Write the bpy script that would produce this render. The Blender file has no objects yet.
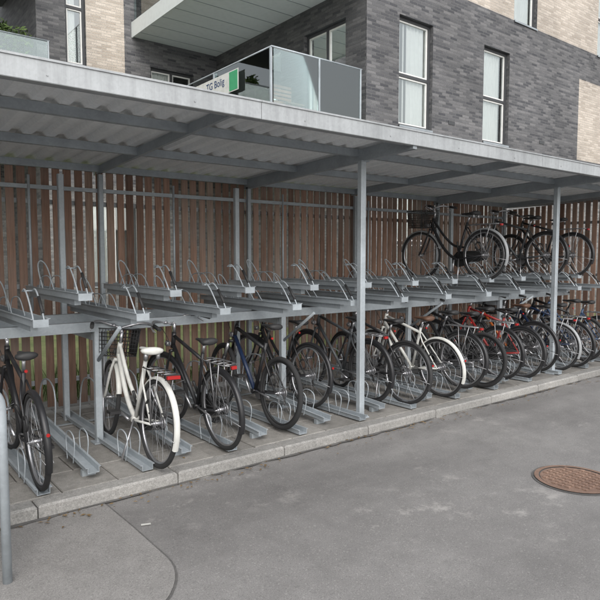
import bpy, math, random
from mathutils import Vector, Matrix
random.seed(7)
sc = bpy.context.scene
R = math.radians

# ------------------------------------------------------------------ materials
def new_mat(name):
    m = bpy.data.materials.new(name); m.use_nodes = True
    nt = m.node_tree
    b = nt.nodes.get('Principled BSDF')
    return m, nt, b
def N(nt, t, **kw):
    n = nt.nodes.new(t)
    for k, v in kw.items():
        if k.startswith('i_'):
            n.inputs[k[2:].replace('_', ' ')].default_value = v
        else: setattr(n, k, v)
    return n
def L(nt, a, b): nt.links.new(a, b)
def ramp(nt, fac, stops):
    r = nt.nodes.new('ShaderNodeValToRGB')
    el = r.color_ramp.elements
    while len(el) < len(stops): el.new(0.5)
    for e, (p, c) in zip(el, stops):
        e.position = p; e.color = (*c, 1) if len(c) == 3 else c
    L(nt, fac, r.inputs['Fac']); return r.outputs['Color']
def mixc(nt, fac, a, b, mode='MIX'):
    n = nt.nodes.new('ShaderNodeMix'); n.data_type = 'RGBA'; n.blend_type = mode
    for s, v in ((n.inputs[0], fac), (n.inputs[6], a), (n.inputs[7], b)):
        if hasattr(v, 'links'): L(nt, v, s)
        else: s.default_value = v if not isinstance(v, tuple) else (*v, 1) if len(v) == 3 else v
    return n.outputs[2]
def noise(nt, scale, detail=4, rough=.55, vec=None):
    n = nt.nodes.new('ShaderNodeTexNoise'); n.inputs['Scale'].default_value = scale
    n.inputs['Detail'].default_value = detail; n.inputs['Roughness'].default_value = rough
    if vec: L(nt, vec, n.inputs['Vector'])
    return n.outputs['Fac']
def coords(nt): return nt.nodes.new('ShaderNodeTexCoord').outputs['Object']
def bump(nt, b, h, st=.3, dist=.01):
    n = nt.nodes.new('ShaderNodeBump'); n.inputs['Strength'].default_value = st
    n.inputs['Distance'].default_value = dist
    L(nt, h, n.inputs['Height']); L(nt, n.outputs[0], b.inputs['Normal'])

def paint(name, col, rough=.35, metal=0.0, dirt=.25):
    m, nt, b = new_mat(name)
    c = coords(nt); n = noise(nt, 9, 5, .6, c)
    d = tuple(x * .45 + .02 for x in col)
    f = ramp(nt, n, [(.45, (0, 0, 0)), (.75, (dirt,) * 3)])
    L(nt, mixc(nt, f, tuple(col), d), b.inputs['Base Color'])
    b.inputs['Metallic'].default_value = metal
    r = nt.nodes.new('ShaderNodeMapRange'); L(nt, n, r.inputs[0])
    r.inputs[3].default_value = rough; r.inputs[4].default_value = rough + .25
    L(nt, r.outputs[0], b.inputs['Roughness'])
    return m

def galv(name, base=.4, tint=(1, 1.02, 1.04), metal=.55, rough=.48, big=3.0, streak=False):
    m, nt, b = new_mat(name); c = coords(nt)
    v = N(nt, 'ShaderNodeTexVoronoi'); v.inputs['Scale'].default_value = 55; L(nt, c, v.inputs['Vector'])
    n1 = noise(nt, big, 6, .6, c)
    a = tuple(base * .78 * t for t in tint); bb = tuple(base * 1.12 * t for t in tint)
    col = ramp(nt, n1, [(.3, a), (.7, bb)])
    sep = N(nt, 'ShaderNodeSeparateColor'); L(nt, v.outputs['Color'], sep.inputs[0])
    k = ramp(nt, sep.outputs[0], [(0, (.94,) * 3), (1, (1.03,) * 3)])
    col = mixc(nt, 1.0, col, k, 'MULTIPLY')
    if streak:
        mp = N(nt, 'ShaderNodeMapping'); mp.inputs['Scale'].default_value = (14, 14, .8); L(nt, c, mp.inputs[0])
        n3 = noise(nt, 1.0, 5, .7, mp.outputs[0])
        col = mixc(nt, 1.0, col, ramp(nt, n3, [(.35, (.84,) * 3), (.6, (1.03,) * 3)]), 'MULTIPLY')
    L(nt, col, b.inputs['Base Color'])
    b.inputs['Metallic'].default_value = metal
    r = N(nt, 'ShaderNodeMapRange'); L(nt, n1, r.inputs[0]); r.inputs[3].default_value = rough - .1; r.inputs[4].default_value = rough + .18
    L(nt, r.outputs[0], b.inputs['Roughness'])
    return m

M = {}
BT = (.93, 1.02, 1.09)
M['galv'] = galv('galvanised_steel', .37, tint=BT, metal=.35)
M['galv_l'] = galv('galvanised_steel_light', .41, tint=BT, metal=.3, rough=.5)
M['fascia'] = galv('fascia_steel', .40, tint=(.97, 1.01, 1.04), metal=.2, rough=.5, big=1.2, streak=True)
M['roof'] = galv('roof_sheet_steel', .80, tint=(.98, 1, 1.01), metal=0, rough=.5, big=.5)
M['rubber'] = paint('tyre_rubber', (.022, .022, .023), .75)
M['black'] = paint('black_paint', (.016, .016, .018), .28)
M['plastic'] = paint('black_plastic', (.022, .022, .023), .5)
M['chrome'] = paint('bicycle_alloy', (.5, .5, .52), .25, .9)
M['spoke'] = paint('spoke_steel', (.35, .35, .36), .3, .8)
M['red'] = paint('red_reflector', (.36, .012, .012), .2)
M['white'] = paint('white_paint', (.60, .60, .57), .3, dirt=.5)
M['brownleather'] = paint('brown_saddle', (.10, .05, .03), .5)

# wood
m, nt, b = new_mat('timber_slats'); M['wood'] = m
g = N(nt, 'ShaderNodeNewGeometry'); c = coords(nt)
mp = N(nt, 'ShaderNodeMapping'); mp.inputs['Scale'].default_value = (22, 22, 1.1); L(nt, c, mp.inputs[0])
n1 = noise(nt, 2.5, 6, .65, mp.outputs[0])
colA = ramp(nt, g.outputs['Random Per Island'], [(0, (.15, .085, .06)), (.35, (.235, .138, .098)), (.7, (.32, .19, .135)), (1, (.32, .24, .19))])
colB = ramp(nt, n1, [(.25, (.5,) * 3), (.75, (1.2,) * 3)])
cm = mixc(nt, 1, colA, colB, 'MULTIPLY')
n2 = noise(nt, 1.2, 4, .6, c)
cm = mixc(nt, ramp(nt, n2, [(.45, (0, 0, 0)), (.75, (.6,) * 3)]), cm, (.25, .22, .20))
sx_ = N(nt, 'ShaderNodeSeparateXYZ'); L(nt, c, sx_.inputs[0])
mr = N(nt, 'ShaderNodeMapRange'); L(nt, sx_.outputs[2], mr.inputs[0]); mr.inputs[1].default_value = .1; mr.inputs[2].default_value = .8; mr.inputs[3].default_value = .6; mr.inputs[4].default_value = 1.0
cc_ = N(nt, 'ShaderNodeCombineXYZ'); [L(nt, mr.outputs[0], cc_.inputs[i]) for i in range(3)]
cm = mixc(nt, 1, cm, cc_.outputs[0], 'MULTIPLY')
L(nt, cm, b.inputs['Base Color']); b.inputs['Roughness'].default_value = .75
bump(nt, b, n1, .4, .004)

# bricks
def brick(name, c1, c2, mort, axis, var=.5):
    m, nt, b = new_mat(name)
    c = coords(nt); s = N(nt, 'ShaderNodeSeparateXYZ'); L(nt, c, s.inputs[0])
    cb = N(nt, 'ShaderNodeCombineXYZ')
    L(nt, s.outputs[0 if axis == 'x' else 1], cb.inputs[0]); L(nt, s.outputs[2], cb.inputs[1])
    t = N(nt, 'ShaderNodeTexBrick'); L(nt, cb.outputs[0], t.inputs['Vector'])
    t.offset = .5
    t.inputs['Scale'].default_value = 1; t.inputs['Brick Width'].default_value = .24
    t.inputs['Row Height'].default_value = .062; t.inputs['Mortar Size'].default_value = .007
    t.inputs['Mortar Smooth'].default_value = .3; t.inputs['Bias'].default_value = 0
    t.inputs['Color1'].default_value = (*c1, 1); t.inputs['Color2'].default_value = (*c2, 1); t.inputs['Mortar'].default_value = (*mort, 1)
    n1 = noise(nt, .6, 5, .6, cb.outputs[0]); n2 = noise(nt, 40, 3, .6, cb.outputs[0])
    x = mixc(nt, 1, t.outputs['Color'], ramp(nt, n1, [(.3, (.78,) * 3), (.7, (1.18,) * 3)]), 'MULTIPLY')
    x = mixc(nt, 1, x, ramp(nt, n2, [(.3, (.8,) * 3), (.7, (1.2,) * 3)]), 'MULTIPLY')
    L(nt, x, b.inputs['Base Color']); b.inputs['Roughness'].default_value = .7
    inv = N(nt, 'ShaderNodeMath', operation='SUBTRACT'); inv.inputs[0].default_value = 1; L(nt, t.outputs['Fac'], inv.inputs[1])
    bump(nt, b, inv.outputs[0], .7, .008)
    return m
M['bkx'] = brick('dark_brick_front', (.048, .049, .056), (.155, .152, .156), (.12, .12, .12), 'x')
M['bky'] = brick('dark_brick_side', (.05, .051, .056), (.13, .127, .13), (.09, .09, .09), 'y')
M['blx'] = brick('light_brick_front', (.36, .31, .26), (.52, .46, .40), (.40, .37, .33), 'x')
M['bgx'] = brick('grey_brick_front', (.10, .10, .10), (.20, .195, .19), (.15, .15, .145), 'x')
M['bgy'] = brick('grey_brick_side', (.10, .10, .10), (.20, .195, .19), (.15, .15, .145), 'y')

# asphalt
def asphalt(name, lo, mid, hi, blot=True):
    m, nt, b = new_mat(name); c = coords(nt)
    nf = noise(nt, 150, 4, .75, c); nb = noise(nt, .45, 8, .68, c); nm = noise(nt, 5, 7, .75, c)
    base = ramp(nt, nb, [(.28, lo), (.52, mid), (.75, hi)])
    x = mixc(nt, 1, base, ramp(nt, nf, [(.34, (.70,) * 3), (.5, (1.0,) * 3), (.68, (1.3,) * 3)]), 'MULTIPLY')
    x = mixc(nt, 1, x, ramp(nt, nm, [(.32, (.88,) * 3), (.68, (1.10,) * 3)]), 'MULTIPLY')
    va = N(nt, 'ShaderNodeTexVoronoi'); va.inputs['Scale'].default_value = 120; L(nt, c, va.inputs['Vector'])
    sp_ = N(nt, 'ShaderNodeSeparateColor'); L(nt, va.outputs['Color'], sp_.inputs[0])
    x = mixc(nt, ramp(nt, sp_.outputs[0], [(.93, (0, 0, 0)), (.95, (.25,) * 3)]), x, (.38, .37, .35))
    x = mixc(nt, ramp(nt, sp_.outputs[1], [(.90, (0, 0, 0)), (.92, (.3,) * 3)]), x, (.09, .087, .084))
    if blot:
        ns = noise(nt, 2.9, 9, .8, c); nmask = noise(nt, .62, 2, .5, c)
        sm = ramp(nt, ns, [(.54, (0, 0, 0)), (.64, (.75,) * 3)])
        mk = ramp(nt, nmask, [(.46, (0, 0, 0)), (.58, (1, 1, 1))])
        x = mixc(nt, mixc(nt, 1, sm, mk, 'MULTIPLY'), x, (.34, .325, .31))
        mp = N(nt, 'ShaderNodeMapping'); mp.inputs['Scale'].default_value = (.12, 1.1, 1); mp.inputs['Location'].default_value = (3, 1.7, 0); L(nt, c, mp.inputs[0])
        nl = noise(nt, 1.0, 5, .6, mp.outputs[0])
        x = mixc(nt, 1, x, ramp(nt, nl, [(.38, (.84,) * 3), (.6, (1.06,) * 3)]), 'MULTIPLY')
    vd = N(nt, 'ShaderNodeTexVoronoi'); vd.inputs['Scale'].default_value = 2.6; L(nt, c, vd.inputs['Vector'])
    x = mixc(nt, ramp(nt, vd.outputs['Distance'], [(.025, (.45,) * 3), (.05, (0, 0, 0))]), x, (.09, .086, .08))
    L(nt, x, b.inputs['Base Color'])
    L(nt, ramp(nt, nm, [(.3, (.66,) * 3), (.7, (.88,) * 3)]), b.inputs['Roughness'])
    bump(nt, b, nf, .5, .005); return m
M['asphalt'] = asphalt('asphalt', (.155, .149, .145), (.195, .188, .183), (.24, .232, .225))
M['pad'] = asphalt('pad_asphalt', (.19, .182, .174), (.225, .216, .208), (.26, .25, .24), False)

def stone(name, lo, hi, sc1=25, island=False, bscale=180):
    m, nt, b = new_mat(name); c = coords(nt)
    n1 = noise(nt, bscale, 3, .7, c); n2 = noise(nt, 1.6, 6, .65, c); n3 = noise(nt, sc1, 4, .7, c)
    x = ramp(nt, n2, [(.3, lo), (.7, hi)])
    x = mixc(nt, 1, x, ramp(nt, n1, [(.3, (.7,) * 3), (.7, (1.3,) * 3)]), 'MULTIPLY')
    x = mixc(nt, 1, x, ramp(nt, n3, [(.3, (.8,) * 3), (.7, (1.15,) * 3)]), 'MULTIPLY')
    if island:
        g = N(nt, 'ShaderNodeNewGeometry')
        x = mixc(nt, 1, x, ramp(nt, g.outputs['Random Per Island'], [(0, (.82,) * 3), (1, (1.12,) * 3)]), 'MULTIPLY')
    L(nt, x, b.inputs['Base Color']); b.inputs['Roughness'].default_value = .85
    bump(nt, b, n1, .4, .004); return m
M['kerb'] = stone('granite_kerb', (.22, .215, .205), (.32, .31, .295), island=True, bscale=110)
M['flag'] = stone('concrete_flag', (.19, .18, .165), (.28, .268, .25), island=True, sc1=12)
M['joint'] = stone('joint_sand', (.07, .064, .056), (.12, .11, .10))
M['seam'] = stone('bitumen_seam', (.08, .077, .075), (.13, .125, .12))
M['soil'] = stone('soil_grass', (.08, .11, .035), (.18, .19, .08), 8)
M['concrete'] = stone('concrete', (.42, .41, .39), (.55, .54, .52))
M['slabwhite'] = paint('painted_soffit', (.60, .63, .62), .55, dirt=.15)
M['rust'] = stone('rusty_iron', (.16, .10, .075), (.26, .17, .125))
M['roadpaint'] = paint('road_paint', (.5, .49, .46), .7, dirt=.9)
M['leaf'] = stone('foliage', (.03, .06, .012), (.10, .15, .035), 6)
M['dryleaf'] = stone('dry_leaves', (.10, .06, .025), (.22, .15, .07), 6)
M['frame'] = paint('window_frame_dark', (.05, .052, .056), .4)
M['framew'] = paint('window_frame_white', (.7, .7, .68), .4)
M['curtain'] = paint('curtain_white', (.82, .82, .8), .9, dirt=.1)
M['room'] = paint('room_dark', (.08, .08, .08), .9)
M['wallp'] = paint('room_wall', (.4, .39, .37), .9)

def glassmat(name, tint, refl=.12):
    m = bpy.data.materials.new(name); m.use_nodes = True; nt = m.node_tree; nt.nodes.clear()
    o = N(nt, 'ShaderNodeOutputMaterial'); t = N(nt, 'ShaderNodeBsdfTransparent'); t.inputs[0].default_value = (*tint, 1)
    gl = N(nt, 'ShaderNodeBsdfGlossy'); gl.inputs['Roughness'].default_value = .015; gl.inputs[0].default_value = (.95, 1, 1, 1)
    lw = N(nt, 'ShaderNodeFresnel'); lw.inputs[0].default_value = 1.5
    ad = N(nt, 'ShaderNodeMath', operation='ADD'); ad.use_clamp = True; L(nt, lw.outputs[0], ad.inputs[0]); ad.inputs[1].default_value = refl
    mx = N(nt, 'ShaderNodeMixShader'); L(nt, ad.outputs[0], mx.inputs[0]); L(nt, t.outputs[0], mx.inputs[1]); L(nt, gl.outputs[0], mx.inputs[2])
    L(nt, mx.outputs[0], o.inputs[0]); return m
M['glass'] = glassmat('window_glass', (.92, .95, .95), .22)
M['bglass'] = glassmat('balcony_glass', (.84, .90, .89), .10)

# ------------------------------------------------------------------ mesh builder
class MB:
    def __init__(s): s.v = []; s.f = []; s.m = []; s.s = []; s.mats = []; s.T = None
    def mi(s, k):
        if k not in s.mats: s.mats.append(k)
        return s.mats.index(k)
    def add(s, vs, fs, mat, smooth=False):
        o = len(s.v); mi = s.mi(mat)
        for p in vs:
            p = Vector(p)
            if s.T is not None: p = s.T @ p
            s.v.append(p)
        for f in fs:
            s.f.append([o + i for i in f]); s.m.append(mi); s.s.append(smooth)
    def box(s, x0, x1, y0, y1, z0, z1, mat):
        v = [(x0,y0,z0),(x1,y0,z0),(x1,y1,z0),(x0,y1,z0),(x0,y0,z1),(x1,y0,z1),(x1,y1,z1),(x0,y1,z1)]
        s.add(v, [(3,2,1,0),(4,5,6,7),(0,1,5,4),(1,2,6,5),(2,3,7,6),(3,0,4,7)], mat)
    def bbox(s, x0, x1, y0, y1, z0, z1, mat, b=.01):
        v = [(x0,y0,z0),(x1,y0,z0),(x1,y1,z0),(x0,y1,z0),(x0,y0,z1-b),(x1,y0,z1-b),(x1,y1,z1-b),(x0,y1,z1-b),
             (x0+b,y0+b,z1),(x1-b,y0+b,z1),(x1-b,y1-b,z1),(x0+b,y1-b,z1)]
        s.add(v, [(3,2,1,0),(0,1,5,4),(1,2,6,5),(2,3,7,6),(3,0,4,7),(4,5,9,8),(5,6,10,9),(6,7,11,10),(7,4,8,11),(8,9,10,11)], mat)
    def tube(s, pts, r, mat, n=8, closed=False, smooth=True, flat=(1, 1), up=None):
        P = [Vector(p) for p in pts]; k = len(P)
        rr = r if isinstance(r, (list, tuple)) else [r] * k
        vs = []; prev = None
        for i in range(k):
            if closed: t = P[(i + 1) % k] - P[i - 1]
            else: t = P[min(i + 1, k - 1)] - P[max(i - 1, 0)]
            t.normalize()
            if prev is None:
                a = Vector(up) if up else (Vector((0, 0, 1)) if abs(t.z) < .9 else Vector((1, 0, 0)))
            else: a = prev
            u = a - t * a.dot(t)
            if u.length < 1e-6: u = t.orthogonal()
            u.normalize(); w = t.cross(u); prev = u
            for j in range(n):
                q = 2 * math.pi * j / n + (math.pi / n if n == 4 else 0)
                vs.append(P[i] + (u * math.cos(q) * flat[0] + w * math.sin(q) * flat[1]) * rr[i])
        fs = []
        for i in range(k if closed else k - 1):
            a = i * n; b2 = ((i + 1) % k) * n
            for j in range(n): fs.append((a + j, a + (j + 1) % n, b2 + (j + 1) % n, b2 + j))
        s.add(vs, fs, mat, smooth)
        if not closed:
            o = len(s.v) - k * n
            s.f.append([o + j for j in reversed(range(n))]); s.m.append(s.mi(mat)); s.s.append(False)
            s.f.append([o + (k - 1) * n + j for j in range(n)]); s.m.append(s.mi(mat)); s.s.append(False)
    def obj(s, name, parent=None):
        me = bpy.data.meshes.new(name); me.from_pydata([tuple(p) for p in s.v], [], s.f)
        for k in s.mats: me.materials.append(M[k])
        me.polygons.foreach_set('material_index', s.m); me.polygons.foreach_set('use_smooth', s.s)
        me.update()
        o = bpy.data.objects.new(name, me); sc.collection.objects.link(o)
        if parent: o.parent = parent
        return o
def empty(name, loc=(0, 0, 0)):
    e = bpy.data.objects.new(name, None); e.location = loc; sc.collection.objects.link(e); e.empty_display_size = .2
    return e

PZ = .09  # platform height

# ------------------------------------------------------------------ ground
g = MB(); g.add([(-150,-150,0),(150,-150,0),(150,150,0),(-150,150,0)], [(0,1,2,3)], 'asphalt'); g.obj('ground')
g = MB(); g.add([(-40,6.75,.05),(60,6.75,.05),(60,40,.05),(-40,40,.05)], [(0,1,2,3)], 'soil'); g.obj('grass_verge')
KY = 4.04
pav = empty('pavement')
g = MB(); g.add([(-12,KY+.14,PZ-.012),(30,KY+.14,PZ-.012),(30,6.8,PZ-.012),(-12,6.8,PZ-.012)], [(0,1,2,3)], 'joint')
g.add([(-12,6.8,PZ-.012),(30,6.8,PZ-.012),(30,6.8,0),(-12,6.8,0)], [(0,1,2,3)], 'joint'); g.obj('joint_bed', pav)
g = MB(); y = KY + .15; r = 0
while y < 6.7:
    x = -6 + (.2 if r % 2 else 0)
    while x < 16:
        dz = random.uniform(-.0025, .0025)
        g.bbox(x + .004, x + .396, y + .004, y + .396, 0, PZ + dz, 'flag', .006); x += .4
    y += .4; r += 1
g.obj('paving_flags', pav)
g = MB(); x = -8
while x < 24:
    d = random.uniform(-.003, .003)
    g.bbox(x + .004, x + .996, KY + d, KY + .145, 0, PZ + .003 + d, 'kerb', .014); x += 1.0
g.obj('kerb_stones', pav)
g = MB(); n = 300; vs = []; fs = []
for i in range(n + 1):
    xx = -8 + 32 * i / n
    vs += [(xx, KY - .012 - random.uniform(0, .03) - .012 * math.sin(xx * 2.1), .012), (xx, KY + .002, .012)]
for i in range(n): fs.append((2*i, 2*i+2, 2*i+3, 2*i+1))
g.add(vs, fs, 'seam'); g.obj('gutter_seam', pav)
pad = empty('driveway_apron')
def pad_outline(off):
    pts = [(-8, 4.02), (1.43 + off, 4.02), (1.44 + off, 3.55)]
    r_ = .62 + off; cx, cy = .82, 3.08
    for i in range(0, 13):
        a = -i / 12 * math.pi / 2 * .92
        pts.append((cx + r_ * math.cos(a) , cy + r_ * math.sin(a) * .9))
    pts.append((-2.0, 2.28 - off)); pts.append((-8, 2.0 - off)); return pts
for nm, off, z, mt in (('apron_edge', .014, .004, 'seam'), ('apron_surface', 0, .008, 'pad')):
    g = MB(); p = pad_outline(off); g.add([(a, b_, z) for a, b_ in p], [list(reversed(range(len(p))))], mt); g.obj(nm, pad)
g = MB()
g.add([(1.49,3.54,.006),(1.55,3.52,.006),(1.555,3.545,.006),(1.50,3.565,.006)], [(0,1,2,3)], 'roadpaint'); g.obj('road_marking')

g = MB()
for _ in range(420):
    x_ = random.uniform(-1, 10)
    if random.random() < .65: y_ = KY - abs(random.gauss(0, .10)) - .01; z_ = .016
    else: y_ = random.uniform(KY + .15, 6.2); z_ = PZ + .006
    s_ = random.uniform(.005, .014); a = random.uniform(0, 6.28); ca, sa = math.cos(a), math.sin(a)
    g.add([(x_ - ca*s_*1.6, y_ - sa*s_*1.6, z_), (x_ + sa*s_*.7, y_ - ca*s_*.7, z_ + random.uniform(0, .005)), (x_ + ca*s_*1.6, y_ + sa*s_*1.6, z_), (x_ - sa*s_*.7, y_ + ca*s_*.7, z_ + random.uniform(0, .006))], [(0,1,2,3)], 'dryleaf')
g.obj('fallen_leaves')

# manhole
mh = empty('manhole_cover'); g = MB(); cx, cy = 4.45, 2.24
def disc(g, cx, cy, r0, r1, z, mat, n=48):
    vs = []; fs = []
    for i in range(n):
        a = 2 * math.pi * i / n
        vs += [(cx + r0 * math.cos(a), cy + r0 * math.sin(a), z), (cx + r1 * math.cos(a), cy + r1 * math.sin(a), z)]
    for i in range(n):
        j = (i + 1) % n; fs.append((2*i, 2*i+1, 2*j+1, 2*j))
    g.add(vs, fs, mat)
disc(g, cx, cy, .001, .315, .004, 'seam'); disc(g, cx, cy, .262, .295, .011, 'rust'); disc(g, cx, cy, .001, .253, .007, 'rust')
g.obj('frame_and_lid', mh); g = MB()
k = .052
for i in range(-5, 6):
    for j in range(-5, 6):
        px, py = cx + i * k, cy + j * k
        if math.hypot(px - cx, py - cy) < .23:
            g.bbox(px - .016, px + .016, py - .016, py + .016, .006, .018, 'rust', .004)
g.obj('lid_pattern', mh)

# ------------------------------------------------------------------ shelter
XL, XR = -5.0, 10.0
sh = empty('bicycle_shelter')
ZF = PZ + 2.615; YF = 3.64; YB = 6.62; FH = .13
def roofz(y): return ZF + .095 - (y - YF) * .045
g = MB(); x = XL; prof = []
while x < XR:
    prof += [(x, 0), (x + .07, 0), (x + .095, .035), (x + .155, .035), (x + .18, 0)]; x += .18
vs = []
for (px, pz) in prof:
    vs += [(px, YF + .03, roofz(YF) + pz), (px, YB, roofz(YB) + pz)]
fs = [(2*i, 2*i+2, 2*i+3, 2*i+1) for i in range(len(prof) - 1)]
g.add(vs, fs, 'roof'); g.obj('roof_sheet', sh)
g = MB()
x = XL
while x < XR - .1:
    x1 = min(x + 3.75, XR)
    g.box(x + .002, x1 - .002, YF - .004, YF, ZF, ZF + FH, 'fascia')
    g.box(x + .002, x1 - .002, YF - .001, YF + .05, ZF - .003, ZF + .001, 'fascia')
    g.box(x + .002, x1 - .002, YF - .002, YF + .14, ZF + FH, ZF + FH + .004, 'fascia')
    g.box(x + .002, x1 - .002, YF - .012, YF - .004, ZF + FH - .012, ZF + FH - .002, 'fascia')
    x = x1
g.box(XR, XR + .004, YF, YB, ZF - .1, ZF + FH, 'fascia'); g.box(XL - .004, XL, YF, YB, ZF - .1, ZF + FH, 'fascia')
x = XL + .4
while x < XR:
    g.tube([(x, YF - .009, ZF + .04), (x, YF - .003, ZF + .04)], .006, 'fascia', 8, smooth=False); x += .9375
g.obj('fascia', sh)
g = MB()
PX = [-3.33, .42, 4.17, 7.84]
for yy in (YF + .10, 4.36, 5.35, 6.36):
    z1 = roofz(yy) - .004; hh = .07
    g.box(XL + .05, XR - .05, yy - .004, yy, z1 - hh, z1, 'galv'); g.box(XL + .05, XR - .05, yy, yy + .045, z1 - hh, z1 - hh + .004, 'galv')
for xx in [-3.33, -1.45, .42, 2.3, 4.17, 6.0, 7.84, 9.8]:
    ya, yb = YF + .012, YB - .1
    w = .05 if xx in PX else .03
    hh = .12 if xx in PX else .08
    v = []
    for yy in (ya, yb):
        z1 = roofz(yy) - .006
        v += [(xx - w/2, yy, z1 - hh), (xx + w/2, yy, z1 - hh), (xx + w/2, yy, z1), (xx - w/2, yy, z1)]
    g.add(v, [(0,1,2,3),(7,6,5,4),(0,4,5,1),(1,5,6,2),(2,6,7,3),(3,7,4,0)], 'galv')
g.obj('roof_beams', sh)
g = MB()
def sqpost(g, x, y, z0, z1, w, mat='galv_l'):
    c_ = w * .12; h = w / 2
    ring = [(-h+c_,-h),(h-c_,-h),(h,-h+c_),(h,h-c_),(h-c_,h),(-h+c_,h),(-h,h-c_),(-h,-h+c_)]
    v = [(x+a, y+b_, z0) for a, b_ in ring] + [(x+a, y+b_, z1) for a, b_ in ring]
    f = [(i, (i+1) % 8, 8+(i+1) % 8, 8+i) for i in range(8)] + [tuple(range(8, 16))]
    g.add(v, f, mat)
for xx in PX:
    sqpost(g, xx, 4.33, PZ, roofz(4.33) - .12, .066)
    g.bbox(xx - .065, xx + .065, 4.265, 4.395, PZ, PZ + .012, 'galv_l', .003)
    for a in (-.05, .05):
        for b_ in (-.05, .05): g.tube([(xx+a, 4.33+b_, PZ+.01), (xx+a, 4.33+b_, PZ+.026)], .008, 'galv', 6, smooth=False)
    g.box(xx - .055, xx + .055, 4.28, 4.38, roofz(4.33) - .128, roofz(4.33) - .12, 'galv_l')
for xx in [-3.33, -1.45, .42, 2.3, 4.17, 6.0, 7.84, 9.72]:
    sqpost(g, xx, 6.36, PZ, roofz(6.36) - .1, .05, 'galv')
sqpost(g, 9.8, 4.36, PZ, roofz(4.36) - .1, .06, 'galv_l')
g.obj('posts', sh)

# timber screen
fe = empty('timber_slat_fence')
g = MB(); x = XL
while x < 9.78:
    p = .112; w = .074 + random.uniform(-.005, .004); j = random.uniform(-.006, .006)
    yy = 6.43 + random.uniform(-.005, .005)
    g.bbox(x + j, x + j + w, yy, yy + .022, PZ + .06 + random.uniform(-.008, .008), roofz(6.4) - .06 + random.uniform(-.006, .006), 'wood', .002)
    x += p
y = 4.42
while y < 6.38:
    w = .073; xx = 9.86 + random.uniform(-.003, .003)
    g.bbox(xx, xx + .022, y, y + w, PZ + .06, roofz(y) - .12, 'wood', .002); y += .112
g.obj('slats', fe)
g = MB()
for zz in (PZ + .30, PZ + 1.30, PZ + 2.16):
    g.box(XL, 9.85, 6.462, 6.50, zz, zz + .045, 'galv')
    g.box(9.890, 9.92, 4.39, 6.45, zz, zz + .045, 'galv')
g.box(XL, 9.8, 6.385, 6.415, PZ + 2.30, PZ + 2.34, 'galv')
g.obj('rails', fe)

# ------------------------------------------------------------------ two-tier rack
rk = empty('two_tier_bicycle_rack')
PIT = .375
def hoopY(g, x, pts, r=.0075, n=6, mat='galv_l'): g.tube([(x, a, b_) for a, b_ in pts], r, mat, n)
def smooth_pts(p, it=2):
    for _ in range(it):
        q = [p[0]]
        for a, b_ in zip(p[:-1], p[1:]):
            a, b_ = Vector(a), Vector(b_); q += [tuple(a * .75 + b_ * .25), tuple(a * .25 + b_ * .75)]
        q.append(p[-1]); p = q
    return p
def channel(g, x, y0, y1, z0, z1, w, h, mat):
    t = .004
    def bx(xa, xb, da, db):
        v = [(xa,y0,z0+da),(xb,y0,z0+da),(xb,y1,z1+da),(xa,y1,z1+da),(xa,y0,z0+db),(xb,y0,z0+db),(xb,y1,z1+db),(xa,y1,z1+db)]
        g.add(v, [(3,2,1,0),(4,5,6,7),(0,1,5,4),(1,2,6,5),(2,3,7,6),(3,0,4,7)], mat)
    bx(x - w/2, x + w/2, 0, t)
    bx(x - w/2, x - w/2 + t, t, h); bx(x + w/2 - t, x + w/2, t, h)
    bx(x - w/2 - .014, x - w/2, h - t, h); bx(x + w/2, x + w/2 + .014, h - t, h)
g = MB(); k = -14
while 1.08 + PIT * k < 9.75:
    x = 1.08 + PIT * k; hi = k % 2
    yf = 4.20 + (.10 if hi else 0); zz = PZ + .012 + (.035 if hi else 0)
    channel(g, x, yf, 6.2, zz, zz + (.10 if hi else .0), .085, .045, 'galv_l')
    if hi: g.box(x - .05, x + .05, yf + .1, yf + .14, PZ, zz - .0005, 'galv')
    for dx in (-.052, .052):
        hoopY(g, x + dx, smooth_pts([(yf+.30, zz), (yf+.24, zz+.20), (yf+.36, zz+.25), (yf+.48, zz+.20), (yf+.44, zz)]), .005)
    hoopY(g, x + .045, smooth_pts([(5.42, zz), (5.34, zz+.40), (5.56, zz+.50), (5.84, zz+.42), (5.9, zz)]), .007)
    k += 1
g.box(XL + .2, 9.75, 5.86, 5.90, PZ + .004, PZ + .011, 'galv')
g.obj('lower_trays', rk)
def utop(k): return PZ + (1.34 if k % 2 else 1.18)
def uyf(k): return 4.60 if k % 2 else 4.40
g = MB(); k = -15
while 1.15 + PIT * k < 9.7:
    x = 1.15 + PIT * k; z = utop(k); yf = uyf(k) + random.uniform(-.02, .02)
    channel(g, x, yf, 6.12, z - .045, z - .045, .105, .055, 'galv_l')
    g.box(x - .025, x + .025, yf + .18, 6.1, z - .095, z - .0465, 'galv')
    g.box(x - .052, x + .052, yf - .005, yf - .001, z - .05, z + .005, 'galv_l')
    for dx in (-.036, .036):
        hoopY(g, x + dx, smooth_pts([(yf+.04, z-.03), (yf+.06, z+.02), (yf+.19, z+.17), (yf+.27, z+.215), (yf+.33, z+.19)]), .0065)
    g.tube([(x - .036, yf+.326, z+.192), (x + .036, yf+.326, z+.192)], .0065, 'galv_l', 6)
    g.tube([(x + .036, yf+.075, z+.042), (x + .036, yf+.175, z+.155)], .012, 'plastic', 8)
    for dx in (-.045, .045):
        hoopY(g, x + dx, smooth_pts([(yf+.62, z-.02), (yf+.74, z+.10), (yf+.84, z+.125), (yf+1.04, z+.10), (yf+1.10, z-.02)]), .005)
    g.tube(smooth_pts([(x + .045, 5.55, z-.02), (x + .045, 5.74, z+.20), (x, 5.80, z+.26), (x - .045, 5.74, z+.20), (x - .045, 5.55, z-.02)]), .0065, 'galv_l', 6)
    k += 1
g.obj('upper_trays', rk)
g = MB()
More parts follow.
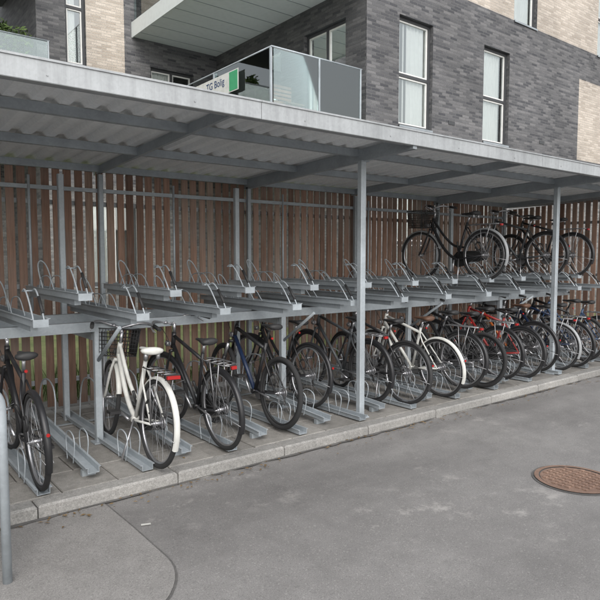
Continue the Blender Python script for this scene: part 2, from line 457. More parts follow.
for yy, zz in ((5.15, 1.02), (5.98, 1.02)):
    g.box(XL + .2, 9.75, yy - .03, yy + .03, PZ + zz - .04, PZ + zz + .045, 'galv')
x = -4.2
while x < 9.8:
    sqpost(g, x, 5.15, PZ, PZ + .98, .06, 'galv_l'); sqpost(g, x, 6.06, PZ, PZ + 2.42, .055, 'galv_l')
    g.box(x - .03, x + .03, 5.19, 6.02, PZ + .9, PZ + .96, 'galv')
    g.tube([(x, 4.62, PZ + 1.06), (x, 5.14, PZ + .72)], .016, 'galv', 6)
    g.bbox(x - .06, x + .06, 5.09, 5.21, PZ, PZ + .012, 'galv', .003)
    x += 2.0
k = -15
while 1.15 + PIT * k < 9.7:
    x = 1.15 + PIT * k
    if k % 4 == 1: g.tube([(x, 6.12, PZ + 1.1), (x, 6.12, PZ + 2.4)], .013, 'galv_l', 6)
    k += 1
g.obj('frame', rk)

# ------------------------------------------------------------------ bicycles
def arc(cx, cz, r, a0, a1, n, y=0):
    return [(cx + r * math.cos(R(a0 + (a1 - a0) * i / n)), y, cz + r * math.sin(R(a0 + (a1 - a0) * i / n))) for i in range(n + 1)]
def wheel(g, cx, cz, r, tr, T=None, rim='chrome', hub=.03, tyre='rubber'):
    old = g.T
    n = 48
    g.tube([(cx + (r - tr) * math.cos(2*math.pi*i/n), 0, cz + (r - tr) * math.sin(2*math.pi*i/n)) for i in range(n)], tr, tyre, 8, closed=True, up=(0, 1, 0))
    g.tube([(cx + (r - 2*tr - .004) * math.cos(2*math.pi*i/n), 0, cz + (r - 2*tr - .004) * math.sin(2*math.pi*i/n)) for i in range(n)], .011, rim, 6, closed=True, up=(0, 1, 0), flat=(1.1, .8))
    g.tube([(cx, -.04, cz), (cx, .04, cz)], .016, 'chrome', 8)
    for s_ in (-1, 1): g.tube([(cx, s_*.026, cz), (cx, s_*.030, cz)], hub, 'chrome', 12)
    g.tube([(cx, -.062, cz), (cx, .062, cz)], .006, 'chrome', 6)
    ns = 28; a0 = random.uniform(0, 6)
    for i in range(ns):
        a = a0 + 2*math.pi*i/ns; s_ = 1 if i % 2 else -1; da = .45 * (1 if (i // 2) % 2 else -1)
        rr = r - 2*tr - .006
        g.tube([(cx + hub*.9*math.cos(a+da*2), s_*.028, cz + hub*.9*math.sin(a+da*2)), (cx + rr*math.cos(a), 0, cz + rr*math.sin(a))], .0012, 'spoke', 3, smooth=False)
    g.tube([(cx + (r-2*tr-.012)*math.cos(a0), 0, cz + (r-2*tr-.012)*math.sin(a0)), (cx + (r-2*tr-.045)*math.cos(a0), 0, cz + (r-2*tr-.045)*math.sin(a0))], .003, 'plastic', 4)
    g.T = old
def fender(g, cx, cz, r, a0, a1, mat, w=.046):
    n = 26; vs = []; fs = []
    prof_ = [(-w/2, -.022), (-w*.46, -.011), (-w*.3, -.003), (0, 0), (w*.3, -.003), (w*.46, -.011), (w/2, -.022)]
    for i in range(n + 1):
        a = R(a0 + (a1 - a0) * i / n)
        for (yy, dr) in prof_:
            vs.append((cx + (r + dr) * math.cos(a), yy, cz + (r + dr) * math.sin(a)))
    k_ = len(prof_)
    for i in range(n):
        for j in range(k_ - 1): fs.append((k_*i+j, k_*i+j+1, k_*i+k_+j+1, k_*i+k_+j))
    g.add(vs, fs, mat, True)
def loftx(g, secs, mat, n=10):
    vs = []; fs = []
    for (x, w, zt, zb) in secs:
        for j in range(n):
            q = 2 * math.pi * j / n
            vs.append((x, w * math.cos(q), (zt + zb)/2 + (zt - zb)/2 * math.sin(q)))
    for i in range(len(secs) - 1):
        for j in range(n): fs.append((i*n+j, i*n+(j+1) % n, (i+1)*n+(j+1) % n, (i+1)*n+j))
    fs.append(tuple(reversed(range(n)))); fs.append(tuple((len(secs)-1)*n + j for j in range(n)))
    g.add(vs, fs, mat, True)
def colmat(c, nm):
    if nm not in M: M[nm] = paint('bicycle_' + nm, c, .28)
    return nm

def bicycle(x, y, z, frame='diamond', col='black', bars='flat', fend=None, rack=False, basket=False, rim='chrome', r=.34, tr=.019,
            saddle='plastic', guard=False, steer=0, lean=0, yaw=0, light=True, col2=None, mtb=False, saddle_h=.90, bag=False, fork=None):
    g = MB(); col2 = col2 or col; fork = fork or col
    rear = (0, r); fx = 1.07 if not mtb else 1.12; bb = (.44, .28)
    st_top = (.44 - .165, .28 + .50)
    ht, hb = (.835, .90), (.885, .755)
    if frame == 'step': ht, hb = (.84, .86), (.885, .735)
    fr = .016 if frame != 'step' else .017
    if mtb: fr = .019
    def T3(p, y=0): return (p[0], y, p[1])
    if frame == 'diamond':
        tt = (st_top[0] + .02, st_top[1] - .06)
        g.tube([T3(tt), T3((ht[0] + .008, ht[1] - .03))], fr, col, 10)
        g.tube([T3((hb[0] - .01, hb[1] + .03)), T3(bb)], fr * 1.15, col2, 10)
    else:
        g.tube(smooth_pts([T3((hb[0] - .006, hb[1] + .03)), T3((.72, .50)), T3((.58, .35)), T3(bb)]), fr * 1.2, col, 10)
        g.tube(smooth_pts([T3((ht[0] + .006, ht[1] - .03)), T3((.66, .60)), T3((.50, .47)), T3((.385, .45))]), fr, col, 10)
    g.tube([T3(bb), T3(st_top)], fr * .95, col, 10)
    g.tube([T3(ht), T3(hb)], .021, col, 10)
    g.tube([(bb[0], -.036, bb[1]), (bb[0], .036, bb[1])], .023, col, 10)
    for s_ in (-1, 1):
        g.tube([(bb[0] - .02, s_*.025, bb[1]), (.32, s_*.045, bb[1] + .015), (rear[0], s_*.058, rear[1])], .0095, col, 7)
        g.tube([(st_top[0] + .012, s_*.016, st_top[1] - .06), (st_top[0] - .05, s_*.04, st_top[1] - .16), (rear[0], s_*.058, rear[1])], .008, col, 7)
    wheel(g, 0, r, r, tr, rim=rim, hub=.032)
    sp = (.44 - .165 * (saddle_h - .28) / .5, saddle_h)
    g.tube([T3(st_top), T3((sp[0] + .005, sp[1] - .045))], .0125, 'chrome' if not mtb else 'plastic', 8)
    sx, sz = sp; ww = .078 if saddle != 'wide' else .094
    sm_ = saddle if saddle != 'wide' else 'white' if col == 'white' else 'plastic'
    loftx(g, [(sx - .135, .03, sz + .012, sz - .02), (sx - .125, ww * .8, sz + .022, sz - .032), (sx - .10, ww, sz + .027, sz - .035), (sx - .06, ww * .9, sz + .022, sz - .03), (sx - .02, ww * .62, sz + .015, sz - .025), (sx + .03, .034, sz + .009, sz - .022),
              (sx + .08, .026, sz + .007, sz - .02), (sx + .125, .020, sz + .004, sz - .018), (sx + .14, .008, sz - .004, sz - .012)], sm_, 14)
    for s_ in (-1, 1): g.tube([(sx - .1, s_*.03, sz - .03), (sx - .02, s_*.02, sz - .045), (sx + .09, s_*.01, sz - .018)], .004, 'chrome', 5)
    if saddle == 'wide':
        for s_ in (-1, 1): g.tube([(sx - .09, s_*.05, sz - .07), (sx - .09, s_*.05, sz - .02)], .018, 'spoke', 8)
    g.tube([(bb[0], -.046, bb[1]), (bb[0], -.050, bb[1])], .088, 'spoke' if not guard else 'plastic', 28, smooth=False)
    g.tube([(0, -.036, r), (0, -.048, r)], .042, 'spoke', 16)
    if guard:
        g.add([(0,-.056,r-.06),(0,-.056,r+.06),(.30,-.056,.36+.03),(.47,-.056,bb[1]+.105),(.55,-.056,bb[1]+.03),(.55,-.056,bb[1]-.05),(.46,-.056,bb[1]-.10),(.1,-.056,r-.075)],
              [tuple(range(8))], 'plastic')
        g.tube([(0,-.054,r+.06),(.30,-.054,.39),(.47,-.054,bb[1]+.105),(.55,-.054,bb[1]+.03),(.55,-.054,bb[1]-.05),(.46,-.054,bb[1]-.10),(.1,-.054,r-.075)], .008, 'plastic', 6)
    else:
        g.tube([(0, -.048, r + .042), (bb[0], -.048, bb[1] + .088)], .0045, 'plastic', 5)
        g.tube([(0, -.048, r - .11), (bb[0], -.048, bb[1] - .088)], .0045, 'plastic', 5)
        g.tube([(0, -.055, r - .02), (.015, -.055, r - .07), (-.005, -.055, r - .12)], .011, 'plastic', 6)
    ca = random.uniform(0, 6.28)
    for s_ in (-1, 1):
        a = ca + (math.pi if s_ > 0 else 0)
        e = (bb[0] + .17 * math.cos(a), bb[1] + .17 * math.sin(a))
        g.tube([(bb[0], s_*.06, bb[1]), (e[0], s_*.075, e[1])], .011, 'chrome', 6)
        g.box(e[0] - .045, e[0] + .045, min(s_*.08, s_*.17), max(s_*.08, s_*.17), e[1] - .011, e[1] + .011, 'plastic')
    g.tube([(.36, .04, .30), (.08, .075, .29)] if random.random() < .7 else [(.38, .04, .29), (.30, .16, .0)], .009, 'chrome', 6)
    ax = Vector((ht[0] - hb[0], 0, ht[1] - hb[1])).normalized()
    S = Matrix.Translation(Vector(T3(hb))) @ Matrix.Rotation(R(steer), 4, ax) @ Matrix.Translation(-Vector(T3(hb)))
    g.T = S
    for s_ in (-1, 1):
        if mtb:
            g.tube([(hb[0] + .02, s_*.055, hb[1] - .05), (.965, s_*.055, .57)], .018, 'chrome', 8)
            g.tube([(.965, s_*.055, .57), (fx, s_*.055, r)], .023, fork, 8)
        else:
            g.tube(smooth_pts([(hb[0] + .006, s_*.028, hb[1] - .03), (.935, s_*.045, .60), (1.0, s_*.05, .45), (fx, s_*.052, r)]), .0115, fork, 8)
    g.tube([(hb[0] + .008, -.055 if mtb else -.035, hb[1] - .03), (hb[0] + .008, .055 if mtb else .035, hb[1] - .03)], .016, fork, 8)
    wheel(g, fx, r, r, tr, rim=rim, hub=.022)
    hbz = 1.0 if bars != 'swept' else 1.0
    stem_top = (ht[0] - .02, ht[1] + .05 if bars != 'swept' else ht[1] + .09)
    clampp = (stem_top[0] + (.085 if bars != 'swept' else .05), hbz - .015)
    g.tube([T3(ht), T3(stem_top)], .015, 'plastic' if mtb else 'chrome', 8)
    g.tube([T3(stem_top), T3(clampp)], .014, 'plastic' if mtb else 'chrome', 8)
    cx_, cz_ = clampp
    bm_ = 'plastic' if bars != 'swept' else 'chrome'
    for s_ in (-1, 1):
        if bars == 'flat':
            p = [(cx_, 0, cz_), (cx_, s_*.08, cz_), (cx_ - .01, s_*.16, cz_ + .02), (cx_ - .035, s_*.29, cz_ + .02)]
            gr = [(cx_ - .015, s_*.18, cz_ + .02), (cx_ - .035, s_*.295, cz_ + .02)]
        elif bars == 'swept':
            p = [(cx_, 0, cz_), (cx_ + .02, s_*.1, cz_ + .03), (cx_ - .02, s_*.20, cz_ + .06), (cx_ - .10, s_*.26, cz_ + .04), (cx_ - .20, s_*.28, cz_ + .02)]
            gr = [(cx_ - .11, s_*.262, cz_ + .038), (cx_ - .22, s_*.283, cz_ + .016)]
        else:
            p = [(cx_, 0, cz_), (cx_, s_*.2, cz_), (cx_ + .09, s_*.21, cz_ - .01), (cx_ + .12, s_*.21, cz_ - .08), (cx_ + .04, s_*.215, cz_ - .14), (cx_ - .05, s_*.22, cz_ - .13)]
            gr = [(cx_ + .09, s_*.21, cz_ - .01), (cx_ + .12, s_*.21, cz_ - .08)]
        g.tube(smooth_pts(p), .0115, bm_, 8); g.tube(gr, .0165, 'plastic', 8)
        q = Vector(gr[0]); d = Vector(gr[1]) - q
        g.tube([q - d * .15, q - d * .15 + Vector((.03, 0, -.03)), q + d * .6 + Vector((.05, 0, -.045))], .0055, 'spoke', 5)
        g.tube(smooth_pts([tuple(q - d * .1), (cx_ + .09, s_*.1, cz_ + .03), (cx_ + .06, s_*.02, cz_ - .12), (hb[0] + .01, s_*.02, hb[1])]), .0028, 'plastic', 4)
    g.tube([(cx_, .06, cz_ + .012), (cx_, .06, cz_ + .035)], [.022, .014], 'chrome', 10)
    if fend:
        fender(g, fx, r, r + .018, -12 + 20, 165, fend)
        for s_ in (-1, 1): g.tube([(fx, s_*.055, r), (fx + (r+.02) * math.cos(R(160)), s_*.025, r + (r+.012) * math.sin(R(160)))], .0025, 'spoke', 4)
    if light:
        g.tube([(hb[0] + .05, 0, hb[1] + .03), (hb[0] + .09, 0, hb[1] + .03)], [.02, .03], 'chrome', 10)
    if basket:
        bx0, bx1, bz0, bz1, bw = cx_ + .03, cx_ + .29, cz_ - .25, cz_ - .01, .16
        for kz in range(8):
            zz = bz0 + (bz1 - bz0) * kz / 7; e = .02 * kz / 7; rr_ = .006 if kz in (0, 7) else .0032
            g.tube([(bx0 - e, -bw - e, zz), (bx1 + e, -bw - e, zz), (bx1 + e, bw + e, zz), (bx0 - e, bw + e, zz)], rr_, 'plastic', 4, closed=True)
        for i in range(15):
            f_ = i / 14
            yy = -bw + 2 * bw * f_
            for xx, s_ in ((bx0, -1), (bx1, 1)): g.tube([(xx, yy, bz0), (xx + s_*.02, yy * 1.1, bz1)], .003, 'plastic', 4)
            g.tube([(bx0, yy, bz0), (bx1, yy, bz0)], .003, 'plastic', 4)
            xx = bx0 + (bx1 - bx0) * f_
            for s_ in (-1, 1): g.tube([(xx, s_*bw, bz0), (xx, s_*(bw + .02), bz1)], .003, 'plastic', 4)
        for s_ in (-1, 1): g.tube([(bx0 + .08, s_*.1, bz0), (fx, s_*.058, r)], .004, 'chrome', 5)
    g.T = None
    if fend:
        fender(g, 0, r, r + .018, 25, 202, fend)
        for s_ in (-1, 1):
            g.tube([(0, s_*.055, r), ((r+.012) * math.cos(R(190)), s_*.025, r + (r+.012) * math.sin(R(190)))], .0025, 'spoke', 4)
        if not rack: g.tube([(-r - .012, 0, r + .13), (-r - .022, 0, r + .13)], [.011, .012], 'red', 10)
    if rack:
        zz = .745
        for s_ in (-1, 1):
            g.tube(smooth_pts([(.26, s_*.02, zz - .01), (.18, s_*.06, zz), (-.2, s_*.065, zz), (-.23, s_*.02, zz)], 1), .0055, 'spoke' if col != 'white' else 'plastic', 6)
            g.tube([(.03, s_*.065, zz), (0, s_*.06, r)], .005, 'spoke', 5)
            g.tube([(-.12, s_*.065, zz), (0, s_*.06, r)], .005, 'spoke', 5)
        g.tube([(.18, 0, zz), (-.22, 0, zz)], .005, 'spoke', 5)
        for xx in (.12, .02, -.08, -.18): g.tube([(xx, -.065, zz), (xx, .065, zz)], .004, 'spoke', 5)
        rw = .05 if col == 'white' else .022
        g.box(-.258, -.236, -rw, rw, zz - .026, zz - .002, 'red')
        g.box(-.236, -.225, -rw - .006, rw + .006, zz - .036, zz + .008, 'plastic')
    else:
        g.tube([(sp[0] - .035, 0, sp[1] - .12), (sp[0] - .05, 0, sp[1] - .12)], [.010, .011], 'red', 10)
    if bag: g.bbox(-.2, .1, -.09, .09, .76, .90, 'plastic', .03)
    g.tube([(.42, 0, .40), (.40, .045, .52)] , .012, 'plastic', 6)
    g.tube(arc(.06, r + .12, .05, 0, 350, 14, .05), .009, 'plastic', 6)
    o = g.obj('bicycle')
    o.matrix_world = Matrix.Translation((x, y, z)) @ Matrix.Rotation(R(90 + yaw), 4, 'Z') @ Matrix.Rotation(R(lean), 4, 'X')
    return o

colmat((.010, .022, .06), 'blue'); colmat((.26, .02, .018), 'redframe'); colmat((.38, .10, .02), 'orange'); colmat((.06, .065, .07), 'grey')
colmat((.28, .29, .30), 'silver'); colmat((.04, .08, .16), 'lightblue')
def slot(k): return 1.08 + PIT * k
def lz(k): return PZ + .019 + (.035 if k % 2 else 0)
lower = [
 (0, 4.30, dict(col='black', bars='flat', tr=.021, fend='black', lean=-2, steer=6, saddle_h=.92)),
 (2.2, 4.20, dict(frame='step', col='white', bars='swept', fend='white', rack=True, basket=True, guard=True, saddle='wide', lean=3, steer=-8, tr=.02, saddle_h=.88)),
 (3.85, 4.26, dict(frame='diamond', col='black', bars='swept', fend='black', rack=True, guard=True, lean=-3, steer=10)),
 (5.72, 4.44, dict(frame='diamond', col='black', col2='blue', bars='flat', mtb=True, tr=.024, rim='plastic', lean=3, steer=-6, fork='black', saddle_h=.95)),
 (7.7, 4.90, dict(frame='step', col='black', bars='swept', fend='black', lean=2, steer=12)),
 (9.25, 4.56, dict(frame='diamond', col='grey', bars='flat', fend='black', rack=True, lean=-2, rim='plastic')),
 (10.15, 4.36, dict(frame='diamond', col='black', bars='flat', fend='plastic', lean=2, steer=-15)),
 (11.7, 4.34, dict(frame='diamond', col='white', bars='flat', rim='chrome', fend='white', lean=-4, saddle='brownleather', tr=.018)),
 (12.8, 4.38, dict(frame='step', col='black', bars='swept', fend='black', rack=True, lean=2)),
 (13.8, 4.36, dict(frame='diamond', col='black', bars='flat', mtb=True, tr=.024, lean=3, rim='plastic')),
 (15.0, 4.40, dict(frame='step', col='black', bars='swept', fend='black', rack=True, guard=True, lean=-3)),
 (16.1, 4.36, dict(frame='diamond', col='redframe', bars='flat', tr=.022, lean=2, fend='black')),
 (17.2, 4.40, dict(frame='diamond', col='black', col2='orange', bars='flat', rim='chrome', lean=-2, fend='black', saddle='brownleather')),
 (18.4, 4.36, dict(frame='step', col='silver', bars='swept', fend='silver', rack=True, lean=2, basket=True)),
 (19.6, 4.36, dict(frame='diamond', col='blue', bars='flat', fend='black', lean=-2, rack=True)),
 (20.8, 4.42, dict(frame='diamond', col='black', bars='flat', mtb=True, tr=.024, lean=3)),
 (22, 4.38, dict(frame='step', col='lightblue', bars='swept', fend='black', rack=True, lean=-2)),
]
for k, yy, kw in lower:
    bicycle(slot(k) + random.uniform(-.01, .01), yy, lz(round(k)), yaw=random.uniform(-3, 3), **kw)
bicycle(6.775, 4.72, utop(15) - .04, frame='step', col='black', bars='swept', fend='silver', rack=True, basket=True, guard=True, lean=0, steer=5, saddle='wide')
bicycle(9.025, 4.72, utop(21) - .04, frame='diamond', col='black', bars='flat', fend='black', rack=True, lean=0, steer=-5)
bicycle(8.275, 4.72, utop(19) - .04, frame='diamond', col='grey', bars='swept', fend='black', lean=0, steer=5)

# ------------------------------------------------------------------ hoop barrier at left
hb_ = empty('hoop_barrier'); g = MB()
x0, y0 = .665, 3.34
g.tube([(x0, y0, 0)] + [(x0, y0, .90)] + [(x0 - .12 + .12 * math.cos(R(a)), y0, .94 + .12 * math.sin(R(a))) for a in range(0, 91, 15)] +
       [(x0 - .9 - .12 * math.sin(R(a)), y0, .94 + .12 * math.cos(R(a))) for a in range(0, 91, 15)] + [(x0 - 1.02, y0, 0)], .024, 'galv_l', 14)
g.obj('tube', hb_)
g = MB(); g.bbox(x0 - .99, x0 - .035, y0 - .006, y0 + .006, .36, .96, 'white', .003); g.obj('panel', hb_)

# ------------------------------------------------------------------ building
bd = empty('brick_apartment_building')
def wall(name, axis, fixed, u0, u1, z0, z1, openings, regions, sgn, base, depth=.14):
    g = MB()
    def P(u, z, d): return (u, fixed + d, z) if axis == 'x' else (fixed + d, u, z)
    us = sorted(set([u0, u1] + [a for o in openings for a in o[:2]] + [a for o in regions for a in o[:2]]))
    zs = sorted(set([z0, z1] + [a for o in openings for a in o[2:4]] + [a for o in regions for a in o[2:4]]))
    us = [u for u in us if u0 <= u <= u1]; zs = [z for z in zs if z0 <= z <= z1]
    for a, b_ in zip(us[:-1], us[1:]):
        for c_, d_ in zip(zs[:-1], zs[1:]):
            um, zm = (a + b_) / 2, (c_ + d_) / 2
            if any(o[0] < um < o[1] and o[2] < zm < o[3] for o in openings): continue
            mt = base
            for rg in regions:
                if rg[0] < um < rg[1] and rg[2] < zm < rg[3]: mt = rg[4]
            g.add([P(a, c_, 0), P(b_, c_, 0), P(b_, d_, 0), P(a, d_, 0)], [(0, 1, 2, 3)], mt)
    g2 = MB(); g3 = MB(); g4 = MB()
    for o in openings:
        a, b_, c_, d_ = o[:4]
        other = 'bky' if axis == 'x' else 'bkx'
        for (p, q) in (((a, c_), (a, d_)), ((b_, d_), (b_, c_))):
            g.add([P(*p, 0), P(*p, depth), P(*q, depth), P(*q, 0)], [(0, 1, 2, 3)], other)
        g.add([P(a, d_, 0), P(a, d_, depth), P(b_, d_, depth), P(b_, d_, 0)], [(0, 1, 2, 3)], 'frame')
        g.add([P(a, c_, -.03), P(a, c_, depth), P(b_, c_, depth), P(b_, c_, -.03)], [(0, 1, 2, 3)], 'galv')
        g.add([P(a, c_, -.03), P(b_, c_, -.03), P(b_, c_ - .04, -.03), P(a, c_ - .04, -.03)], [(0, 1, 2, 3)], 'galv')
        def bx(gm, ua, ub, za, zb, da, db, mt):
            p1 = P(ua, za, da); p2 = P(ub, zb, db)
            gm.box(min(p1[0], p2[0]), max(p1[0], p2[0]), min(p1[1], p2[1]), max(p1[1], p2[1]), za, zb, mt)
        e = .002; fw = .055
        bx(g2, a + e, a + fw, c_ + e, d_ - e, depth - .05, depth + .03, 'frame'); bx(g2, b_ - fw, b_ - e, c_ + e, d_ - e, depth - .05, depth + .03, 'frame')
        bx(g2, a + fw, b_ - fw, c_ + e, c_ + fw, depth - .05, depth + .03, 'frame'); bx(g2, a + fw, b_ - fw, d_ - fw, d_ - e, depth - .05, depth + .03, 'frame')
        zs_ = o[4] if len(o) > 4 else None
        us_ = o[5] if len(o) > 5 else None
        cells_z = [c_ + fw] + ([zs_] if zs_ else []) + [d_ - fw]; cells_u = [a + fw] + ([us_] if us_ else []) + [b_ - fw]
        if zs_: bx(g2, a + fw, b_ - fw, zs_ - .03, zs_ + .03, depth - .045, depth + .03, 'frame')
        if us_: bx(g2, us_ - .03, us_ + .03, c_ + fw, d_ - fw, depth - .047, depth + .028, 'frame')
        for ca_, cb_ in zip(cells_u[:-1], cells_u[1:]):
            for cc_, cd_ in zip(cells_z[:-1], cells_z[1:]):
                m_ = .032; s_ = .03
                A, B, C, D = ca_ + m_ * (ca_ != cells_u[0]), cb_ - m_ * (cb_ != cells_u[-1]), cc_ + m_ * (cc_ != cells_z[0]), cd_ - m_ * (cd_ != cells_z[-1])
                A += e; B -= e; C += e; D -= e
                bx(g2, A, A + s_, C, D, depth - .025, depth + .02, 'framew'); bx(g2, B - s_, B, C, D, depth - .025, depth + .02, 'framew')
                bx(g2, A + s_, B - s_, C, C + s_, depth - .025, depth + .02, 'framew'); bx(g2, A + s_, B - s_, D - s_, D, depth - .025, depth + .02, 'framew')
                g3.add([P(A + s_, C + s_, depth), P(B - s_, C + s_, depth), P(B - s_, D - s_, depth), P(A + s_, D - s_, depth)], [(0, 1, 2, 3)], 'glass')
        dd = depth + 1.2; o2 = .4
        g4.add([P(a - o2, c_ - .02, dd), P(b_ + o2, c_ - .02, dd), P(b_ + o2, d_ + .2, dd), P(a - o2, d_ + .2, dd)], [(0, 1, 2, 3)], 'wallp')
        for u_ in (a - o2, b_ + o2): g4.add([P(u_, c_ - .02, depth + .04), P(u_, c_ - .02, dd), P(u_, d_ + .2, dd), P(u_, d_ + .2, depth + .04)], [(0, 1, 2, 3)], 'room')
        for z_ in (c_ - .02, d_ + .2): g4.add([P(a - o2, z_, depth + .04), P(b_ + o2, z_, depth + .04), P(b_ + o2, z_, dd), P(a - o2, z_, dd)], [(0, 1, 2, 3)], 'room')
        cw = o[6] if len(o) > 6 else .75
        ul, ur = a + .02, a + (b_ - a) * cw
        nn = 40; vs = []; fs = []; ph = random.uniform(0, 6)
        for i in range(nn + 1):
            u_ = ul + (ur - ul) * i / nn; dep = depth + .07 + .022 * math.sin(i * 1.35 + ph) + .012 * math.sin(i * 3.1 + ph)
            vs += [P(u_, c_ + .02, dep), P(u_, d_ + .02, dep)]
        for i in range(nn): fs.append((2*i, 2*i+2, 2*i+3, 2*i+1))
        g4.add(vs, fs, 'curtain', True)
    g.obj(name, bd)
    if openings: g2.obj(name + '_window_frames', bd); g3.obj(name + '_window_glass', bd); g4.obj(name + '_interiors', bd)

YA = 8.6; XC = 8.38; YBk = 14.3
fo = [(9.30, 10.35, 4.4, 6.6, 5.45, None, .97), (12.16, 13.2, 4.4, 6.6, 5.45, None, .82), (13.33, 14.35, 7.42, 9.6, 8.5, None, .9),
      (9.30, 10.35, 7.42, 9.6, 8.5, None, .6), (20.2, 21.2, 4.4, 6.6, 5.45, None, .8), (17.5, 18.5, 7.42, 9.6, 8.5, None, .7),
      (9.30, 10.35, .7, 3.2, 2.0, None, .6), (12.16, 13.2, .7, 3.2, 2.0, None, .6)]
fr_ = [(10.8, 13.33, 7.42, 9.6, 'blx'), (14.35, 17.5, 7.42, 9.6, 'blx'), (16.55, 20.2, 4.4, 6.6, 'blx'), (XC, 26, -.1, 3.4, 'bgx')]
wall('facade', 'x', YA, XC, 26, -.1, 10.5, fo, fr_, -1, 'bkx')
wall('side_wall', 'y', XC, YA, YBk, -.1, 10.5, [(9.2, 10.55, 4.2, 6.5, None, 9.87, .7), (11.4, 13.2, 4.2, 6.5, None, 12.3, .4), (9.2, 10.55, 7.42, 9.6, None, 9.87, .5)], [(YA, YBk, -.1, 3.4, 'bgy')], -1, 'bky')
wall('recessed_wall', 'x', YBk, 3.83, XC, -.1, 10.5, [(4.46, 4.92, 6.1, 9.3, 7.4, None, .6), (6.5, 7.7, 4.2, 6.4, None, 7.1, .5), (4.9, 6.2, 1.0, 3.0, None, 5.5, .5)],
     [(4.92, 5.84, 5.98, 9.9, 'blx'), (3.83, XC, -.1, 3.4, 'bgx')], -1, 'bkx')
g = MB(); g.add([(3.83, YBk, -.1), (3.83, 20, -.1), (3.83, 20, 10.5), (3.83, YBk, 10.5)], [(0, 1, 2, 3)], 'bky')
g.add([(-9, 17.5, 3.4), (3.83, 17.5, 3.4), (3.83, 17.5, 7.6), (-9, 17.5, 7.6)], [(0, 1, 2, 3)], 'bkx')
g.add([(-9, 17.5, -.1), (3.83, 17.5, -.1), (3.83, 17.5, 3.4), (-9, 17.5, 3.4)], [(0, 1, 2, 3)], 'bgx')
g.add([(26, YA, -.1), (26, 20, -.1), (26, 20, 10.5), (26, YA, 10.5)], [(0, 1, 2, 3)], 'bky')
g.add([(XC, YA, 10.5), (26, YA, 10.5), (26, 20, 10.5), (3.83, 20, 10.5), (3.83, YBk, 10.5), (XC, YBk, 10.5)], [(0, 1, 2, 3, 4, 5)], 'concrete')
g.obj('outer_walls', bd)
g = MB()
g.box(10.9, 11.12, YA - .012, YA - .002, 4.62, 4.70, 'frame'); g.box(14.6, 14.82, YA - .012, YA - .002, 4.62, 4.70, 'frame')
g.obj('wall_vents', bd)

def balcony(name, x0, x1, y0, y1, z0, zt, left=True, soff='slabwhite', railz=1.12, right=False):
    g = MB()
    g.box(x0, x1 - .003, y0, y1 - .003, z0, zt, soff)
    y = y0 + .6
    while y < y1 - .1:
        g.box(x0 + .02, x1 - .02, y - .005, y + .005, z0 - .008, z0 - .0005, 'galv'); y += .6
    g.box(x0 - .03, x0 - .001, y0 - .03, y1 - .01, z0 - .03, zt + .03, 'slabwhite'); g.box(x0 - .001, x1, y0 - .03, y0 - .001, z0 - .03, zt + .03, 'slabwhite')
    g.obj(name + '_slab', bd)
    g = MB(); gm = MB()
    def pane_y(xf, ya, yb): gm.box(xf - .006, xf + .006, ya, yb, zt + .08, zt + railz, 'bglass')
    def pane_x(yf, xa, xb): gm.box(xa, xb, yf - .006, yf + .006, zt + .08, zt + railz, 'bglass')
    n = 3; w = (y1 - y0 - .1) / n
    for i in range(n):
        pane_y(x0 + .02, y0 + .06 + i * w, y0 + .06 + (i + 1) * w - .04)
        g.box(x0 - .005, x0 + .035, y0 + .025 + i * w, y0 + .055 + i * w, zt - .1, zt + railz + .01, 'galv_l')
    w = (x1 - x0 - .1) / 2
    for i in range(2):
        pane_x(y0 + .02, x0 + .06 + i * w, x0 + .06 + (i + 1) * w - .04)
        g.box(x0 + .06 + (i + 1) * w - .035, x0 + .06 + (i + 1) * w - .005, y0, y0 + .04, zt - .1, zt + railz + .01, 'galv_l')
    g.tube([(x0 + .02, y1 - .02, zt + railz + .018), (x0 + .02, y0 + .02, zt + railz + .018), (x1 - .02, y0 + .02, zt + railz + .018)], .016, 'galv_l', 6)
    g.obj(name + '_rail', bd); gm.obj(name + '_glass', bd)
balcony('lower_balcony', 6.05, 8.2, 8.5, YBk, 3.95, 4.15, railz=1.10)
balcony('upper_balcony', 6.05, XC, 8.5, YBk, 7.02, 7.32)
balcony('far_balcony', -3.0, 3.82, 13.2, 17.4, 4.75, 5.0)
g = MB(); g.box(-3.5, 3.82, 12.9, 17.4, 8.15, 8.45, 'frame'); g.obj('balcony_roof', bd)
g = MB()
g.box(8.2, XC - .003, 8.9, YBk - .01, 3.96, 4.14, 'slabwhite'); g.obj('balcony_link', bd)

ch = MB()
for (a, b_) in ((6.9, 9.2), (7.35, 9.2), (6.9, 9.65), (7.35, 9.65)): ch.tube([(a, b_, 4.15), (a, b_, 4.6 if b_ < 9.4 else 5.05)], .014, 'plastic', 6)
for i in range(6): ch.box(6.89, 7.36, 9.2 + i*.078, 9.26 + i*.078, 4.59, 4.61, 'wood')
for i in range(5): ch.box(6.9, 7.35, 9.64, 9.655, 4.68 + i*.075, 4.73 + i*.075, 'wood')
ch.obj('garden_chair')

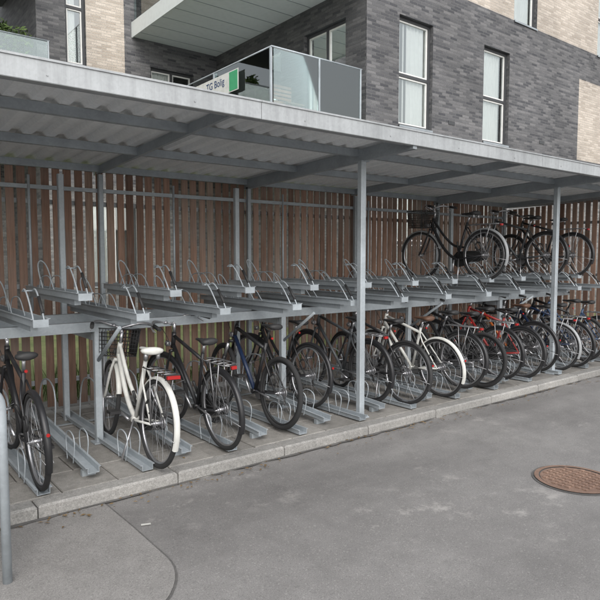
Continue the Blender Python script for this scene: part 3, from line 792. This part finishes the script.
# banner on the balcony side
bn = empty('balcony_banner'); g = MB(); xb = 5.995
g.box(xb - .004, xb, 9.45, 11.4, 4.74, 5.12, 'white'); g.obj('cloth', bn)
M['bgreen'] = paint('banner_green', (.05, .30, .14), .6); M['bnavy'] = paint('banner_navy', (.02, .05, .14), .6); M['bcyan'] = paint('banner_blue', (.05, .3, .55), .6)
g = MB(); g.box(xb - .009, xb - .005, 9.48, 9.76, 4.76, 5.10, 'bgreen'); g.obj('green_block', bn)
g = MB(); g.box(xb - .009, xb - .005, 10.75, 11.3, 4.76, 4.90, 'bcyan'); g.obj('blue_stripe', bn)
t = bpy.data.curves.new('lettering', 'FONT'); t.body = 'TG Bolig'; t.size = .19; t.extrude = .001
to = bpy.data.objects.new('lettering', t); sc.collection.objects.link(to); t.materials.append(M['bnavy'])
to.rotation_euler = (R(90), 0, R(-90)); to.location = (xb - .008, 10.62, 4.93); to.parent = bn

def foliage(name, blobs, n, size):
    g = MB()
    for _ in range(n):
        c_, r_ = random.choice(blobs)
        d = Vector((random.gauss(0, 1), random.gauss(0, 1), random.gauss(0, 1))).normalized() * r_ * random.uniform(.3, 1.05)
        p = Vector(c_) + Vector((d.x, d.y, d.z * 1.1))
        a = Vector((random.gauss(0, 1), random.gauss(0, 1), random.gauss(0, .7))).normalized(); b_ = a.orthogonal().normalized()
        s_ = size * random.uniform(.6, 1.3)
        g.add([p - a*s_, p - b_*s_*.45, p + a*s_, p + b_*s_*.45], [(0, 1, 2, 3)], 'leaf')
    return g
g = foliage('p', [((3.3, 13.7, 6.15), .3), ((2.7, 13.8, 6.0), .28), ((3.0, 13.75, 6.35), .2)], 700, .06)
for x_ in (3.3, 2.7): g.tube([(x_, 13.75, 5.0), (x_, 13.75, 5.35)], [.14, .18], 'concrete', 12); g.tube([(x_, 13.75, 5.3), (x_, 13.75, 6.1)], .012, 'wood', 5)
g.obj('potted_plant')
g = MB()
for _ in range(5000):
    x_ = random.uniform(-5, 10); y_ = random.uniform(6.8, 8.2); h_ = random.uniform(.10, .42) * (1 if x_ < 3 else .5); a = random.uniform(0, 6.28)
    dx, dy = math.cos(a) * .008, math.sin(a) * .008; lx, ly = random.gauss(0, .07), random.gauss(0, .07)
    g.add([(x_ - dx, y_ - dy, .05), (x_ + dx, y_ + dy, .05), (x_ + lx, y_ + ly, .05 + h_)], [(0, 1, 2)], 'leaf')
g.obj('tall_grass')

# ------------------------------------------------------------------ light
w = bpy.data.worlds.new('World'); sc.world = w; w.use_nodes = True; nt = w.node_tree
bg = nt.nodes['Background']; sk = nt.nodes.new('ShaderNodeTexSky'); sk.sky_type = 'NISHITA'; sk.sun_disc = False
EL, AZ = 42, 205
sk.sun_elevation = R(EL); sk.sun_rotation = R(AZ); sk.air_density = 1.5; sk.dust_density = 3; sk.ozone_density = 1
hs = nt.nodes.new('ShaderNodeHueSaturation'); hs.inputs['Saturation'].default_value = .22; hs.inputs['Value'].default_value = 1.75
L(nt, sk.outputs[0], hs.inputs['Color']); L(nt, hs.outputs[0], bg.inputs[0]); bg.inputs[1].default_value = .15
sd = bpy.data.lights.new('sun', 'SUN'); sd.energy = 1.15; sd.angle = R(60); sd.color = (1, .975, .95)
so = bpy.data.objects.new('sun', sd); sc.collection.objects.link(so)
dirv = Vector((math.sin(R(AZ)) * math.cos(R(EL)), math.cos(R(AZ)) * math.cos(R(EL)), math.sin(R(EL))))
so.rotation_euler = (-dirv).to_track_quat('-Z', 'Y').to_euler()

# ------------------------------------------------------------------ camera
cd = bpy.data.cameras.new('camera'); cd.lens = 36; cd.sensor_width = 36; cd.clip_end = 600; cd.clip_start = .05
co = bpy.data.objects.new('camera', cd); sc.collection.objects.link(co)
co.location = (0, 0, 1.72); co.rotation_euler = (R(90 - 4.2), 0, R(-38.1)); sc.camera = co
sc.view_settings.view_transform = 'Standard'; sc.view_settings.look = 'None'; sc.view_settings.exposure = 0
